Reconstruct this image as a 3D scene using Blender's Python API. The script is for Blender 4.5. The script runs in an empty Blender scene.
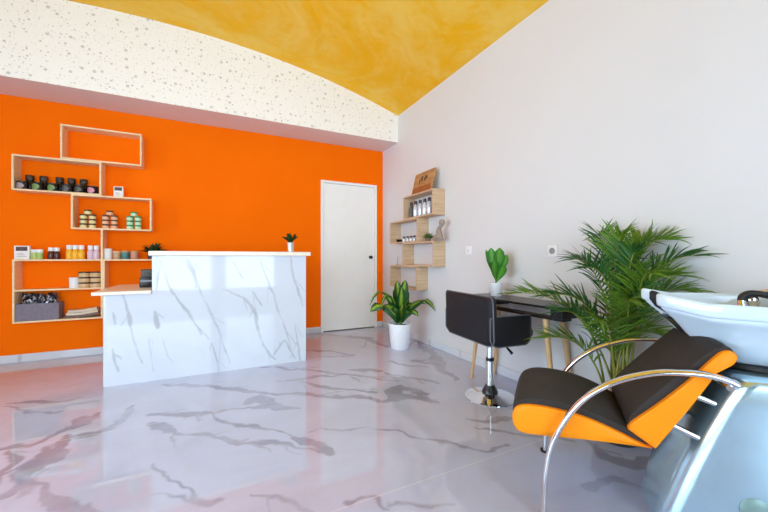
import bpy, bmesh, math, random
import numpy as np
from mathutils import Vector, Matrix
random.seed(7)
PI = math.pi
SC = bpy.context.scene
COL = SC.collection

# ------------------------------------------------------------------ survey of the place
F, YAW, VY, H = 343.4, math.radians(26.43), 257.25, 1.03
SN, CS = math.sin(YAW), math.cos(YAW)
XW, YB, YS, ZS, ZC = 2.265, 4.60, 4.128, 2.601, 2.965      # right wall, back wall, soffit face, soffit underside, spring of vault
X0, ZA = -0.55, 3.418                                        # vault axis, crown
XL = 2 * X0 - XW
YF = -1.6                                                    # shop front
def at_y(u, v, Y):
    k = (u - 384) / F; z = Y / (CS - k * SN); return Vector((z * (SN + k * CS), Y, H - (v - VY) / F * z))
def at_x(u, v, X):
    k = (u - 384) / F; z = X / (SN + k * CS); return Vector((X, z * (CS - k * SN), H - (v - VY) / F * z))
def at_z(u, v, Z):
    k = (u - 384) / F; z = (H - Z) * F / (v - VY); return Vector((z * (SN + k * CS), z * (CS - k * SN), Z))
def vault_z(x):
    R = ((XW - X0) ** 2 + (ZA - ZC) ** 2) / (2 * (ZA - ZC))
    return ZA - R + math.sqrt(max(R * R - (x - X0) ** 2, 0))

# ------------------------------------------------------------------ materials
MATS = {}
def S(r, g, b):
    f = lambda c: c / 255 / 12.92 if c / 255 <= .04045 else ((c / 255 + .055) / 1.055) ** 2.4
    return (f(r), f(g), f(b), 1)
def new_mat(name):
    m = bpy.data.materials.new(name); m.use_nodes = True
    nt = m.node_tree; b = nt.nodes['Principled BSDF']; MATS[name] = m
    return m, nt, b
def N(nt, t, **kw):
    n = nt.nodes.new(t)
    for k, v in kw.items():
        if k in n.inputs: n.inputs[k].default_value = v
        else: setattr(n, k, v)
    return n
def mix(nt, fac, a, b):
    n = nt.nodes.new('ShaderNodeMix'); n.data_type = 'RGBA'
    for sock, val in ((n.inputs[0], fac), (n.inputs[6], a), (n.inputs[7], b)):
        if hasattr(val, 'is_output'): nt.links.new(val, sock)
        else: sock.default_value = val
    return n.outputs[2]
def math_n(nt, op, a, b=None, c=None, clamp=False):
    n = nt.nodes.new('ShaderNodeMath'); n.operation = op; n.use_clamp = clamp
    for i, val in enumerate((a, b, c)):
        if val is None: continue
        if hasattr(val, 'is_output'): nt.links.new(val, n.inputs[i])
        else: n.inputs[i].default_value = val
    return n.outputs[0]
def maprange(nt, val, a, b, c=0., d=1.):
    n = nt.nodes.new('ShaderNodeMapRange'); n.interpolation_type = 'SMOOTHSTEP'
    nt.links.new(val, n.inputs[0])
    for i, x in enumerate((a, b, c, d)): n.inputs[i + 1].default_value = x
    return n.outputs[0]
def noise(nt, scale, detail=3, rough=.5, vec=None, dist=0.):
    n = nt.nodes.new('ShaderNodeTexNoise')
    n.inputs['Scale'].default_value = scale; n.inputs['Detail'].default_value = detail
    n.inputs['Roughness'].default_value = rough; n.inputs['Distortion'].default_value = dist
    if vec is not None: nt.links.new(vec, n.inputs['Vector'])
    return n
def objco(nt): return nt.nodes.new('ShaderNodeTexCoord').outputs['Object']
def simple(name, col, rough=.5, metal=0., var=.12, scale=8., bump=0., bscale=60., spec=.5, coat=0., sss=0.):
    m, nt, b = new_mat(name)
    co = objco(nt)
    nz = noise(nt, scale, 4, .6, co)
    dk = tuple(c * (1 - var) for c in col[:3]) + (1,); lt = tuple(min(c * (1 + var), 1) for c in col[:3]) + (1,)
    nt.links.new(mix(nt, maprange(nt, nz.outputs['Fac'], .3, .7), dk, lt), b.inputs['Base Color'])
    b.inputs['Roughness'].default_value = rough; b.inputs['Metallic'].default_value = metal
    b.inputs['Specular IOR Level'].default_value = spec; b.inputs['Coat Weight'].default_value = coat
    if bump:
        n2 = noise(nt, bscale, 3, .6, co); bp = nt.nodes.new('ShaderNodeBump')
        bp.inputs['Strength'].default_value = bump; bp.inputs['Distance'].default_value = .01
        nt.links.new(n2.outputs['Fac'], bp.inputs['Height']); nt.links.new(bp.outputs[0], b.inputs['Normal'])
    return m
def attr(nt, name): return N(nt, 'ShaderNodeAttribute', attribute_name=name).outputs['Fac']

simple('white_paint', S(217, 217, 219), .6, var=.012, scale=1.5)
simple('orange_paint', (1.0, .165, .001, 1), .7, var=.03, scale=1.2, spec=.04)
simple('white_lacquer', S(243, 243, 240), .35, var=.01)
simple('soffit_paint', S(226, 216, 214), .6, var=.02, scale=2)

m, nt, b = new_mat('ochre_plaster')
co = objco(nt)
n1 = noise(nt, .9, 7, .68, co, 2.2); n2 = noise(nt, 4, 6, .65, co, 1.2)
f_ = math_n(nt, 'ADD', math_n(nt, 'MULTIPLY', n1.outputs['Fac'], .7), math_n(nt, 'MULTIPLY', n2.outputs['Fac'], .3))
nt.links.new(mix(nt, maprange(nt, f_, .38, .62), S(244, 180, 2), S(244, 198, 84)), b.inputs['Base Color'])
b.inputs['Roughness'].default_value = .6; b.inputs['Specular IOR Level'].default_value = .2

m, nt, b = new_mat('dotted_wallpaper')
co = objco(nt)
base = S(246, 244, 238)
out = None
for sc_, thr, rr, colr in ((12, .18, .45, S(206, 203, 198)), (21, .17, .5, S(212, 208, 202)), (36, .17, .55, S(216, 212, 206))):
    sep = nt.nodes.new('ShaderNodeSeparateXYZ'); nt.links.new(co, sep.inputs[0])
    cmb = nt.nodes.new('ShaderNodeCombineXYZ'); nt.links.new(sep.outputs[0], cmb.inputs[0]); nt.links.new(sep.outputs[2], cmb.inputs[1])
    vor = nt.nodes.new('ShaderNodeTexVoronoi'); vor.voronoi_dimensions = '2D'; vor.inputs['Scale'].default_value = sc_
    nt.links.new(cmb.outputs[0], vor.inputs['Vector'])
    rnd = nt.nodes.new('ShaderNodeSeparateColor'); nt.links.new(vor.outputs['Color'], rnd.inputs[0])
    rad = math_n(nt, 'MULTIPLY', math_n(nt, 'ADD', math_n(nt, 'MULTIPLY', rnd.outputs[0], .6), .4), thr)
    keep = math_n(nt, 'GREATER_THAN', rnd.outputs[1], rr)
    inside = math_n(nt, 'MULTIPLY', math_n(nt, 'LESS_THAN', vor.outputs['Distance'], rad), keep)
    out = mix(nt, inside, out if out is not None else base, colr)
nt.links.new(out, b.inputs['Base Color']); b.inputs['Roughness'].default_value = .7

def marble(name, base, vein1, vein2, rough, warp, thick, tile=False, haze=.25, strength=1., ior=1.5):
    m, nt, b = new_mat(name)
    co = objco(nt)
    d = attr(nt, 'vein')
    wn = noise(nt, 9, 5, .65, co); wn2 = noise(nt, 40, 3, .6, co)
    dd = math_n(nt, 'ADD', d, math_n(nt, 'MULTIPLY', math_n(nt, 'SUBTRACT', wn.outputs['Fac'], .5), warp))
    dd = math_n(nt, 'ADD', dd, math_n(nt, 'MULTIPLY', math_n(nt, 'SUBTRACT', wn2.outputs['Fac'], .5), warp * .2))
    core = math_n(nt, 'MULTIPLY', maprange(nt, dd, thick * 1.5, -thick), strength)
    str_ = noise(nt, 2.6, 4, .6, co)
    core = math_n(nt, 'MULTIPLY', core, maprange(nt, str_.outputs['Fac'], .28, .6, .45, 1.))
    cloud = noise(nt, 1.6, 5, .6, co, 1.5)
    c = mix(nt, maprange(nt, cloud.outputs['Fac'], .35, .75), base, tuple(base[i] * (1 - haze) + vein2[i] * haze for i in range(3)) + (1,))
    vc = mix(nt, wn.outputs['Fac'], vein1, vein2)
    c = mix(nt, core, c, vc)
    if tile:
        sep = nt.nodes.new('ShaderNodeSeparateXYZ'); nt.links.new(co, sep.inputs[0])
        j = 0.
        for ax, off, op in ((0, .06, .05), (1, 1.338, .6)):
            q = math_n(nt, 'ABSOLUTE', math_n(nt, 'SUBTRACT', math_n(nt, 'FRACT', math_n(nt, 'ADD', math_n(nt, 'DIVIDE', math_n(nt, 'SUBTRACT', sep.outputs[ax], off), 1.2), 10.5)), .5))
            l = math_n(nt, 'LESS_THAN', q, .0016)
            j = math_n(nt, 'MAXIMUM', j, math_n(nt, 'MULTIPLY', l, op))
        c = mix(nt, j, c, S(236, 236, 240))
    nt.links.new(c, b.inputs['Base Color']); b.inputs['Roughness'].default_value = rough
    b.inputs['IOR'].default_value = ior
marble('floor_marble', S(196, 202, 229), S(134, 131, 152), S(160, 160, 184), .03, .014, .008, True, .3, .85, 1.68)
marble('counter_marble', S(212, 216, 226), S(150, 152, 160), S(186, 188, 194), .05, .012, .006, strength=.8)
marble('strip_marble', S(214, 218, 226), S(170, 172, 182), S(196, 198, 206), .15, .03, .01)
simple('stone_edge', S(238, 226, 210), .3, var=.03, scale=20)

def wood(name, a, c, rough=.5, axis=(1, 14, 14)):
    m, nt, b = new_mat(name)
    mp = nt.nodes.new('ShaderNodeMapping'); mp.inputs['Scale'].default_value = axis
    nt.links.new(objco(nt), mp.inputs[0])
    nz = noise(nt, 4, 5, .65, mp.outputs[0], .8)
    nt.links.new(mix(nt, maprange(nt, nz.outputs['Fac'], .3, .72), a, c), b.inputs['Base Color'])
    b.inputs['Roughness'].default_value = rough
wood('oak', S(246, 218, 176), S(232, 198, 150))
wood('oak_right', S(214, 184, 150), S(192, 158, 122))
wood('leg_wood', S(226, 190, 140), S(206, 164, 112), axis=(14, 14, 1))
wood('plaque_wood', S(196, 152, 98), S(150, 102, 58), axis=(6, 1, 6))
simple('plaque_dark', S(92, 62, 38), .6)
simple('plaque_rust', S(150, 86, 40), .6)
simple('black_leather', S(24, 23, 27), .45, spec=.3, var=.15, scale=14, bump=.15, bscale=160)
simple('black_welt', S(96, 96, 104), .45)
simple('brown_leather', S(52, 48, 46), .6, spec=.25, var=.1, scale=12, bump=.2, bscale=220)
simple('orange_leather', (.98, .29, .008, 1), .42, var=.03, bump=.1, bscale=220, spec=.15)
simple('chrome', (.82, .83, .85, 1), .06, 1., var=.02)
simple('black_plastic', S(24, 24, 27), .3, var=.1)
simple('black_rubber', S(20, 20, 22), .5, var=.1)
simple('desk_black', S(34, 32, 36), .28, var=.1)
simple('silver_shell', (.60, .84, .96, 1), .2, .85, var=.05, scale=5, coat=.4)
simple('grey_cap', S(132, 160, 156), .35, .3)
simple('ceramic', S(208, 226, 240), .1, var=.01, coat=.5)
simple('white_pot', S(240, 242, 246), .35, var=.02)
simple('white_plastic', S(236, 236, 238), .4, var=.02)
simple('socket_dark', S(150, 150, 156), .5)
simple('silver_pot', (.78, .8, .82, 1), .3, .8, var=.03)
simple('soil', S(48, 36, 28), .9, var=.3, scale=60, bump=.6, bscale=90)
simple('dark_pot', S(60, 62, 64), .5)
simple('grey_felt', S(128, 120, 134), .9, var=.08, scale=40, bump=.3, bscale=200)
simple('sachet_dark', S(36, 32, 38), .3, var=.3, scale=30)
simple('sachet_silver', S(170, 168, 176), .25, .5, var=.3, scale=30)
simple('paper', S(216, 200, 178), .7, var=.08, scale=20)
simple('paper_dark', S(116, 92, 84), .7, var=.2, scale=20)
simple('jar_black', S(28, 22, 24), .22, var=.2, scale=30)
simple('lid_steel', S(86, 80, 84), .25, .7, var=.1)
simple('label_grey', S(158, 136, 140), .5, var=.2, scale=60)
simple('label_green', S(116, 146, 84), .5, var=.3, scale=60)
simple('label_dark', S(84, 84, 80), .5, var=.4, scale=60)
simple('label_pink', S(206, 138, 162), .5, var=.12, scale=60)
simple('jar_cream', S(228, 212, 152), .4, var=.06, scale=50)
simple('jar_peach', S(236, 178, 136), .4, var=.06, scale=50)
simple('jar_pale_green', S(196, 226, 190), .4, var=.06, scale=50)
simple('jar_green', S(32, 140, 72), .35, var=.08, scale=50)
simple('lid_brown', S(74, 46, 30), .4, var=.1)
simple('tub_tan', S(214, 178, 132), .45, var=.08, scale=50)
simple('bottle_brown', S(82, 36, 30), .25, var=.15, scale=40)
simple('bottle_yellow', S(240, 178, 30), .3, var=.08, scale=40)
simple('bottle_lilac', S(216, 190, 206), .35, var=.08, scale=40)
simple('jar_lime', S(176, 196, 110), .4, var=.1, scale=40)
simple('jar_beige', S(186, 150, 110), .4, var=.1, scale=40)
simple('jar_teal', S(64, 122, 124), .4, var=.1, scale=40)
simple('jar_rose', S(198, 138, 116), .4, var=.1, scale=40)
simple('card_white', S(240, 238, 236), .6, var=.01)
simple('card_photo', S(86, 66, 66), .5, var=.35, scale=50)
simple('clear_bottle', S(214, 222, 232), .12, .25, var=.06, scale=30, coat=.6)
simple('bottle_cap_dark', S(62, 58, 62), .35, var=.1)
simple('stone_statue', S(156, 140, 126), .7, var=.15, scale=30, bump=.4)
simple('terracotta_small', S(120, 96, 80), .7)

def leaf_mat(name, edge, mid, vein, w=.45, rough=.4):
    m, nt, b = new_mat(name)
    a = math_n(nt, 'ABSOLUTE', attr(nt, 'across'))
    nz = noise(nt, 14, 3, .5, objco(nt))
    aa = math_n(nt, 'ADD', a, math_n(nt, 'MULTIPLY', math_n(nt, 'SUBTRACT', nz.outputs['Fac'], .5), .5))
    c = mix(nt, maprange(nt, aa, w - .15, w + .15), mid, edge)
    c = mix(nt, maprange(nt, a, .1, .02), c, vein)
    nt.links.new(c, b.inputs['Base Color']); b.inputs['Roughness'].default_value = rough
    tr = nt.nodes.new('ShaderNodeBsdfTranslucent'); nt.links.new(c, tr.inputs[0])
    mx = nt.nodes.new('ShaderNodeMixShader'); mx.inputs[0].default_value = .22
    nt.links.new(b.outputs[0], mx.inputs[1]); nt.links.new(tr.outputs[0], mx.inputs[2])
    nt.links.new(mx.outputs[0], nt.nodes['Material Output'].inputs[0])
leaf_mat('dracaena_leaf', S(38, 88, 34), S(140, 174, 48), S(170, 194, 74), .32)
leaf_mat('fiddle_leaf', S(52, 124, 42), S(86, 156, 50), S(140, 190, 90), .6)
leaf_mat('palm_leaf', S(84, 124, 34), S(112, 152, 46), S(140, 172, 64), .5)
leaf_mat('palm_leaf_dark', S(40, 90, 40), S(58, 110, 46), S(90, 134, 60), .5)
leaf_mat('dark_leaf', S(34, 66, 34), S(52, 92, 42), S(76, 110, 60), .5)
leaf_mat('grey_leaf', S(46, 68, 40), S(64, 90, 52), S(80, 108, 66), .5)
simple('palm_stem', S(150, 156, 66), .45, var=.2, scale=14)
simple('green_stem', S(80, 122, 50), .5, var=.15)

m, nt, b = new_mat('pane_glass')
tr = nt.nodes.new('ShaderNodeBsdfTransparent'); gl = nt.nodes.new('ShaderNodeBsdfGlossy'); gl.inputs['Roughness'].default_value = .02
fr = nt.nodes.new('ShaderNodeFresnel'); mx = nt.nodes.new('ShaderNodeMixShader')
nt.links.new(fr.outputs[0], mx.inputs[0]); nt.links.new(tr.outputs[0], mx.inputs[1]); nt.links.new(gl.outputs[0], mx.inputs[2])
nt.links.new(mx.outputs[0], nt.nodes['Material Output'].inputs[0])

# ------------------------------------------------------------------ mesh building
class G:
    def __init__(s): s.v = []; s.f = []; s.a = []; s.mi = []; s.cur = 0
    def add(s, vs, fs, acr=None):
        o = len(s.v); s.v += [tuple(p) for p in vs]; s.a += list(acr) if acr else [0.] * len(vs)
        s.f += [tuple(i + o for i in f) for f in fs]; s.mi += [s.cur] * len(fs)
    def rings(s, rs, cap0=True, cap1=True, close=True):
        n = len(rs[0]); vs = [p for r in rs for p in r]; fs = []
        for k in range(len(rs) - 1):
            for i in range(n if close else n - 1):
                j = (i + 1) % n
                fs.append((k * n + i, k * n + j, (k + 1) * n + j, (k + 1) * n + i))
        if cap0: fs.append(tuple(reversed(range(n))))
        if cap1: fs.append(tuple((len(rs) - 1) * n + i for i in range(n)))
        s.add(vs, fs)
    def box(s, x0, x1, y0, y1, z0, z1, bev=0., M=None):
        bm = bmesh.new(); bmesh.ops.create_cube(bm, size=1)
        for v in bm.verts:
            v.co = Vector(((x0 + x1) / 2 + v.co.x * (x1 - x0), (y0 + y1) / 2 + v.co.y * (y1 - y0), (z0 + z1) / 2 + v.co.z * (z1 - z0)))
        if bev: bmesh.ops.bevel(bm, geom=bm.edges[:], offset=bev, segments=2, affect='EDGES', profile=.5)
        bm.verts.index_update()
        s.add([(M @ v.co) if M else v.co.copy() for v in bm.verts], [[v.index for v in f.verts] for f in bm.faces]); bm.free()
    def tube(s, pts, r, seg=12, caps=True, flat=1., n0=None):
        pts = [Vector(p) for p in pts]; rs = r if isinstance(r, (list, tuple)) else [r] * len(pts)
        rings = []; t0 = (pts[1] - pts[0]).normalized()
        n = Vector(n0) if n0 else t0.orthogonal().normalized()
        for i, p in enumerate(pts):
            t = (pts[min(i + 1, len(pts) - 1)] - pts[max(i - 1, 0)]).normalized()
            n = (n - t * n.dot(t)).normalized(); bn = t.cross(n)
            rings.append([p + (n * math.cos(a) + bn * math.sin(a) * flat) * rs[i] for a in (2 * PI * k / seg for k in range(seg))])
        s.rings(rings, caps, caps)
    def lathe(s, prof, seg=24, c=(0, 0, 0), sx=1., sy=1.):
        c = Vector(c)
        rs = [[c + Vector((r * sx * math.cos(2 * PI * k / seg), r * sy * math.sin(2 * PI * k / seg), z)) for k in range(seg)] for r, z in prof]
        s.rings(rs, prof[0][0] > 1e-5, prof[-1][0] > 1e-5)
    def slab(s, outline, thick, bev, mp, inner=(.97, .8, .5, .15)):
        """rounded plate: a closed 2-D outline with soft edges, laid out by mp(a, b, t)"""
        cx = sum(p[0] for p in outline) / len(outline); cy = sum(p[1] for p in outline) / len(outline)
        size = min(max(abs(p[0] - cx) for p in outline), max(abs(p[1] - cy) for p in outline))
        def ring(f, t): return [mp(cx + (p[0] - cx) * f, cy + (p[1] - cy) * f, t) for p in outline]
        k = 1 - bev / size; k2 = 1 - bev * .3 / size; h = thick / 2
        seq = [(f * k, -h) for f in reversed(inner)] + [(k, -h), (k2, -h + bev * .3), (1, -h + bev), (1, h - bev), (k2, h - bev * .3), (k, h)] + [(f * k, h) for f in inner]
        s.rings([ring(f, t) for f, t in seq])
    def leaf(s, pts, widths, side, fold=.25, up=None):
        """strap leaf along pts; side = direction across the blade"""
        vs = []; fs = []; ac = []
        n = len(pts)
        for i, p in enumerate(pts):
            p = Vector(p); t = (Vector(pts[min(i + 1, n - 1)]) - Vector(pts[max(i - 1, 0)])).normalized()
            sd = Vector(side); sd = (sd - t * sd.dot(t)).normalized(); nm = sd.cross(t)
            if up is not None and nm.dot(up) < 0: nm = -nm
            w = widths[i]
            vs += [p - sd * w + nm * w * fold, p - sd * w * .5 + nm * w * fold * .35, p, p + sd * w * .5 + nm * w * fold * .35, p + sd * w + nm * w * fold]
            ac += [-1, -.5, 0, .5, 1]
        for i in range(n - 1):
            for j in range(4): fs.append((i * 5 + j, i * 5 + j + 1, i * 5 + 6 + j, i * 5 + 5 + j))
        s.add(vs, fs, ac)
    def build(s, name, mat, parent=None, loc=None, smooth=35, recalc=True):
        me = bpy.data.meshes.new(name); me.from_pydata([tuple(v) for v in s.v], [], s.f)
        mats = mat if isinstance(mat, (list, tuple)) else [mat]
        for q in mats: me.materials.append(MATS[q])
        at = me.attributes.new('across', 'FLOAT', 'POINT'); at.data.foreach_set('value', s.a)
        me.polygons.foreach_set('material_index', s.mi)
        if recalc:
            bm = bmesh.new(); bm.from_mesh(me); bmesh.ops.recalc_face_normals(bm, faces=bm.faces[:]); bm.to_mesh(me); bm.free()
        if smooth:
            me.shade_smooth(); me.set_sharp_from_angle(angle=math.radians(smooth))
        o = bpy.data.objects.new(name, me); COL.objects.link(o)
        if parent is not None: o.parent = parent
        if loc is not None: o.location = loc
        return o
def tag(o, label, cat, group=None, kind=None):
    o['label'] = label; o['category'] = cat
    if group: o['group'] = group
    if kind: o['kind'] = kind
    return o
def thing(name, label, cat, loc=(0, 0, 0), rz=0., group=None):
    o = bpy.data.objects.new(name, None); COL.objects.link(o); o.empty_display_size = .1
    o.location = loc; o.rotation_euler = (0, 0, rz)
    return tag(o, label, cat, group)
def struct(o): o['kind'] = 'structure'; return o
def copy_tree(o, parent=None):
    c = o.copy(); COL.objects.link(c)
    if parent is not None: c.parent = parent
    for ch in list(o.children):
        copy_tree(ch, c)
    return c
def smooth_path(pts, n=8):
    pts = [Vector(p) for p in pts]; out = []
    for i in range(len(pts) - 1):
        p0 = pts[max(i - 1, 0)]; p1 = pts[i]; p2 = pts[i + 1]; p3 = pts[min(i + 2, len(pts) - 1)]
        for k in range(n):
            t = k / n
            out.append(.5 * ((2 * p1) + (p2 - p0) * t + (2 * p0 - 5 * p1 + 4 * p2 - p3) * t * t + (3 * p1 - p0 - 3 * p2 + p3) * t ** 3))
    return out + [pts[-1]]
def rrect(w, h, r, n=6, r2=None):
    """rounded rectangle outline, centred; r = bottom corners, r2 = top corners"""
    r2 = r if r2 is None else r2; out = []
    for cx, cy, a0, rr in ((w / 2, -h / 2, -PI / 2, r), (w / 2, h / 2, 0, r2), (-w / 2, h / 2, PI / 2, r2), (-w / 2, -h / 2, PI, r)):
        sx = 1 if cx > 0 else -1; sy = 1 if cy > 0 else -1
        for k in range(n + 1):
            a = a0 + PI / 2 * k / n
            out.append((cx - sx * rr + rr * math.cos(a), cy - sy * rr + rr * math.sin(a)))
    return out

# distance-to-vein field carried on a dense grid (metres, negative inside the vein)
def vnoise(P, scale, seed):
    """smooth value noise in -1..1 on 2-D points"""
    rg = np.random.RandomState(seed); tab = rg.uniform(-1, 1, (256, 256))
    q = P * scale; i = np.floor(q).astype(int); f = q - i; f = f * f * (3 - 2 * f)
    i &= 255; j = (i + 1) & 255
    a = tab[i[:, 0], i[:, 1]]; b = tab[j[:, 0], i[:, 1]]; c = tab[i[:, 0], j[:, 1]]; d = tab[j[:, 0], j[:, 1]]
    return (a * (1 - f[:, 0]) + b * f[:, 0]) * (1 - f[:, 1]) + (c * (1 - f[:, 0]) + d * f[:, 0]) * f[:, 1]
def vein_field(P, veins, warp):
    P = P + warp * np.stack([vnoise(P, 6, 1) + .5 * vnoise(P, 15, 2) + .25 * vnoise(P, 31, 5), vnoise(P, 6, 3) + .5 * vnoise(P, 15, 4) + .25 * vnoise(P, 31, 6)], 1)
    wm = 1 + .55 * vnoise(P, 9, 7) + .3 * vnoise(P, 24, 8)
    rr = random.Random(5)
    d = np.full(len(P), .12)
    allv = []
    for pts, w in veins:
        allv.append((pts, w))
        for (a, b) in zip(pts[:-1], pts[1:]):          # hairline side veins
            if w > warp * .45 and rr.random() < .6:
                L = math.hypot(b[0] - a[0], b[1] - a[1]); an = math.atan2(b[1] - a[1], b[0] - a[0]) + rr.choice((-1, 1)) * rr.uniform(.3, .7)
                l2 = L * rr.uniform(.5, 1.1); allv.append(([a, (a[0] + l2 * math.cos(an), a[1] + l2 * math.sin(an))], w * .14))
    for pts, w in allv:
        p = [Vector((q[0], q[1], 0)) for q in pts]
        p = smooth_path(p, 4) if len(p) > 2 else [p[0].lerp(p[1], k / 4) for k in range(5)]
        n = len(p) - 1
        ws = [w * (.3 + .8 * math.sin(PI * (.06 + .88 * k / n)) ** .7) for k in range(n + 1)]
        for k in range(n):
            a = np.array(p[k][:2]); ab = np.array(p[k + 1][:2]) - a
            lo = np.minimum(a, a + ab) - .15; hi = np.maximum(a, a + ab) + .15
            m = np.nonzero((P[:, 0] > lo[0]) & (P[:, 0] < hi[0]) & (P[:, 1] > lo[1]) & (P[:, 1] < hi[1]))[0]
            if not len(m): continue
            Q = P[m]
            t = np.clip(((Q - a) @ ab) / max(ab @ ab, 1e-9), 0, 1)
            q = a + t[:, None] * ab
            d[m] = np.minimum(d[m], np.sqrt(((Q - q) ** 2).sum(1)) - (ws[k] * (1 - t) + ws[k + 1] * t) * wm[m])
    return d
def vein_grid(name, mat, origin, ex, ey, w, h, step, veins, parent=None, warp=.01):
    nx = int(w / step) + 2; ny = int(h / step) + 2
    gx, gy = np.meshgrid(np.linspace(0, w, nx), np.linspace(0, h, ny))
    P = np.stack([gx.ravel(), gy.ravel()], 1)
    V = np.array(origin)[None] + P[:, :1] * np.array(ex)[None] + P[:, 1:] * np.array(ey)[None]
    i = np.arange((nx - 1) * (ny - 1)); r = i // (nx - 1); c = i % (nx - 1); b0 = r * nx + c
    Q = np.stack([b0, b0 + 1, b0 + nx + 1, b0 + nx], 1)
    me = bpy.data.meshes.new(name)
    me.vertices.add(len(V)); me.vertices.foreach_set('co', V.ravel().astype(np.float32))
    me.loops.add(Q.size); me.loops.foreach_set('vertex_index', Q.ravel().astype(np.int32))
    me.polygons.add(len(Q)); me.polygons.foreach_set('loop_start', (np.arange(len(Q)) * 4).astype(np.int32))
    me.update(calc_edges=True)
    at = me.attributes.new('vein', 'FLOAT', 'POINT'); at.data.foreach_set('value', vein_field(P, veins, warp).astype(np.float32))
    me.materials.append(MATS[mat])
    o = bpy.data.objects.new(name, me); COL.objects.link(o)
    if parent: o.parent = parent
    return o

# ------------------------------------------------------------------ the room
floor_px = [
 ([(10,404),(39,402.5),(68,401),(85,397)], .020), ([(0,408),(24,411),(56,413)], .012),
 ([(-40,462),(0,450),(27,444.6),(53,434)], .018), ([(53,434),(77,424),(101,413)], .05), ([(60,437),(83,434),(104,428),(125,418),(134,404)], .03),
 ([(-20,508),(0,498),(18,488),(33,470),(50,452),(64,438)], .028), ([(28,482),(44,497),(59,508),(89,514),(120,525)], .028),
 ([(6,452),(9,473),(6,482)], .02), ([(18,470),(36,458),(44,446)], .012), ([(38,462),(58,452)], .05),
 ([(151,416.4),(183,416),(209,415)], .024), ([(209,415),(228,410),(249,407),(280,406)], .012), ([(209,416),(231,422),(258,428),(280,431)], .011),
 ([(152,425),(174,431)], .028), ([(174,432),(204,437),(234,440),(258,442),(280,444)], .018),
 ([(148,465),(165,476),(180,488),(194,498),(216,500)], .008), ([(145,500),(194,497)], .006), ([(246,496),(267,498),(280,499),(298,502),(312,512)], .008), ([(267,499),(272,511)], .007),
 ([(160,385),(189,385),(219,389),(249,391),(280,394)], .03), ([(249,402),(261,398),(280,406)], .035),
 ([(260,367),(276,367),(295,369),(324,371),(344,374),(369,378),(395,381)], .018), ([(348,370),(369,370),(380,372)], .035), ([(279,381),(301,380),(318,377),(338,375)], .02),
 ([(301,382),(324,387),(348,390),(373,394)], .018), ([(260,392),(289,394),(307,395),(338,397),(361,399),(381,400)], .022), ([(375,401),(400,397),(421,400),(437,405)], .045), ([(385,396),(402,388),(425,395)], .04),
 ([(260,401),(270,405),(285,408),(299,410)], .022), ([(315,334),(342,336),(369,339),(385,347)], .05), ([(307,350),(328,351),(354,356),(319,357)], .03),
 ([(240,426),(260,429),(280,431),(298,436)], .010), ([(298,438),(314,442),(330,450)], .04), ([(250,442),(284,446),(310,448),(332,451)], .022),
 ([(314,429),(344,429),(364,429)], .005), ([(360,429),(380,430),(400,432),(410,436),(430,440),(450,443),(474,447),(507,448)], .009),
 ([(413,340),(425,347),(435,358),(443,369),(454,378)], .05), ([(415,360),(435,365),(448,371)], .04), ([(390,362),(409,365),(429,368)], .02), ([(385,374),(410,378),(440,384)], .02),
 ([(390,502),(410,504),(430,507),(450,511)], .007), ([(345,500),(370,503),(390,506)], .006), ([(466,420),(485,423),(513,419),(540,420)], .018), ([(477,429),(497,432),(537,434),(570,440)], .012),
 ([(591,445),(611,458),(629,463),(645,461),(690,455)], .035), ([(582,487),(602,486),(623,483),(643,488)], .022), ([(570,430),(591,445)], .02),
]
fx, fy = XL, YF
fw, fh = XW - XL, YB - YF
veins = [([tuple((at_z(u, v, 0) - Vector((fx, fy, 0)))[:2]) for u, v in pts], w) for pts, w in floor_px]
rv = random.Random(3)
for k in range(26):                     # the rest of the floor, outside the photo
    x = rv.uniform(0, fw); y = rv.uniform(0, fh); a = rv.uniform(-.5, .5); pts = []
    for q in range(6):
        pts.append((x, y)); x += .2 * math.cos(a); y += .2 * math.sin(a); a += rv.uniform(-.5, .5)
    cen = pts[3]; wx, wy = cen[0] + fx, cen[1] + fy
    z = wx * SN + wy * CS; l = wx * CS - wy * SN
    if z > .6 and abs(l / z) < 1.25: continue
    veins.append((pts, rv.uniform(.005, .03)))
fl = struct(vein_grid('floor', 'floor_marble', (fx, fy, 0), (1, 0, 0), (0, 1, 0), fw, fh, .008, veins, None, .034))

T = .2
DX0, DX1, DZ = 1.3165, 2.161, 2.09      # door opening with frame
g = G()
g.box(XL - T, DX0, YB, YB + T, -.1, 3.7); g.box(DX1, XW + T, YB, YB + T, -.1, 3.7); g.box(DX0, DX1, YB, YB + T, DZ, 3.7); g.box(DX0, DX1, YB + .125, YB + T, -.1, DZ)  # last box: added panel behind the door, blocks sky light
struct(g.build('wall_back', 'orange_paint', smooth=0))
g = G(); g.box(XW, XW + T, YF - T, YB, -.1, 3.7); struct(g.build('wall_right', 'white_paint', smooth=0))
LW = (-1.1, 3.1, .28, 2.45)                                  # added side window, out of view, to brighten the room
g = G(); g.box(XL - T, XL, YF - T, LW[0], -.1, 3.7); g.box(XL - T, XL, LW[1], YB, -.1, 3.7); g.box(XL - T, XL, LW[0], LW[1], -.1, LW[2]); g.box(XL - T, XL, LW[0], LW[1], LW[3], 3.7)
struct(g.build('wall_left', 'white_paint', smooth=0))
g = G(); e = .05
for z in (LW[2], LW[3] - e): g.box(XL - .14, XL - .07, LW[0], LW[1], z, z + e)
for k in range(5):
    yy = LW[0] + (LW[1] - LW[0] - e) * k / 4; g.box(XL - .14, XL - .07, yy, yy + e, LW[2] + e, LW[3] - e)
wo = struct(g.build('window_3', 'white_lacquer', smooth=0))
g = G(); g.box(XL - .107, XL - .103, LW[0] + .03, LW[1] - .03, LW[2] + .03, LW[3] - .03); g.build('pane', 'pane_glass', wo, smooth=0)
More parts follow.
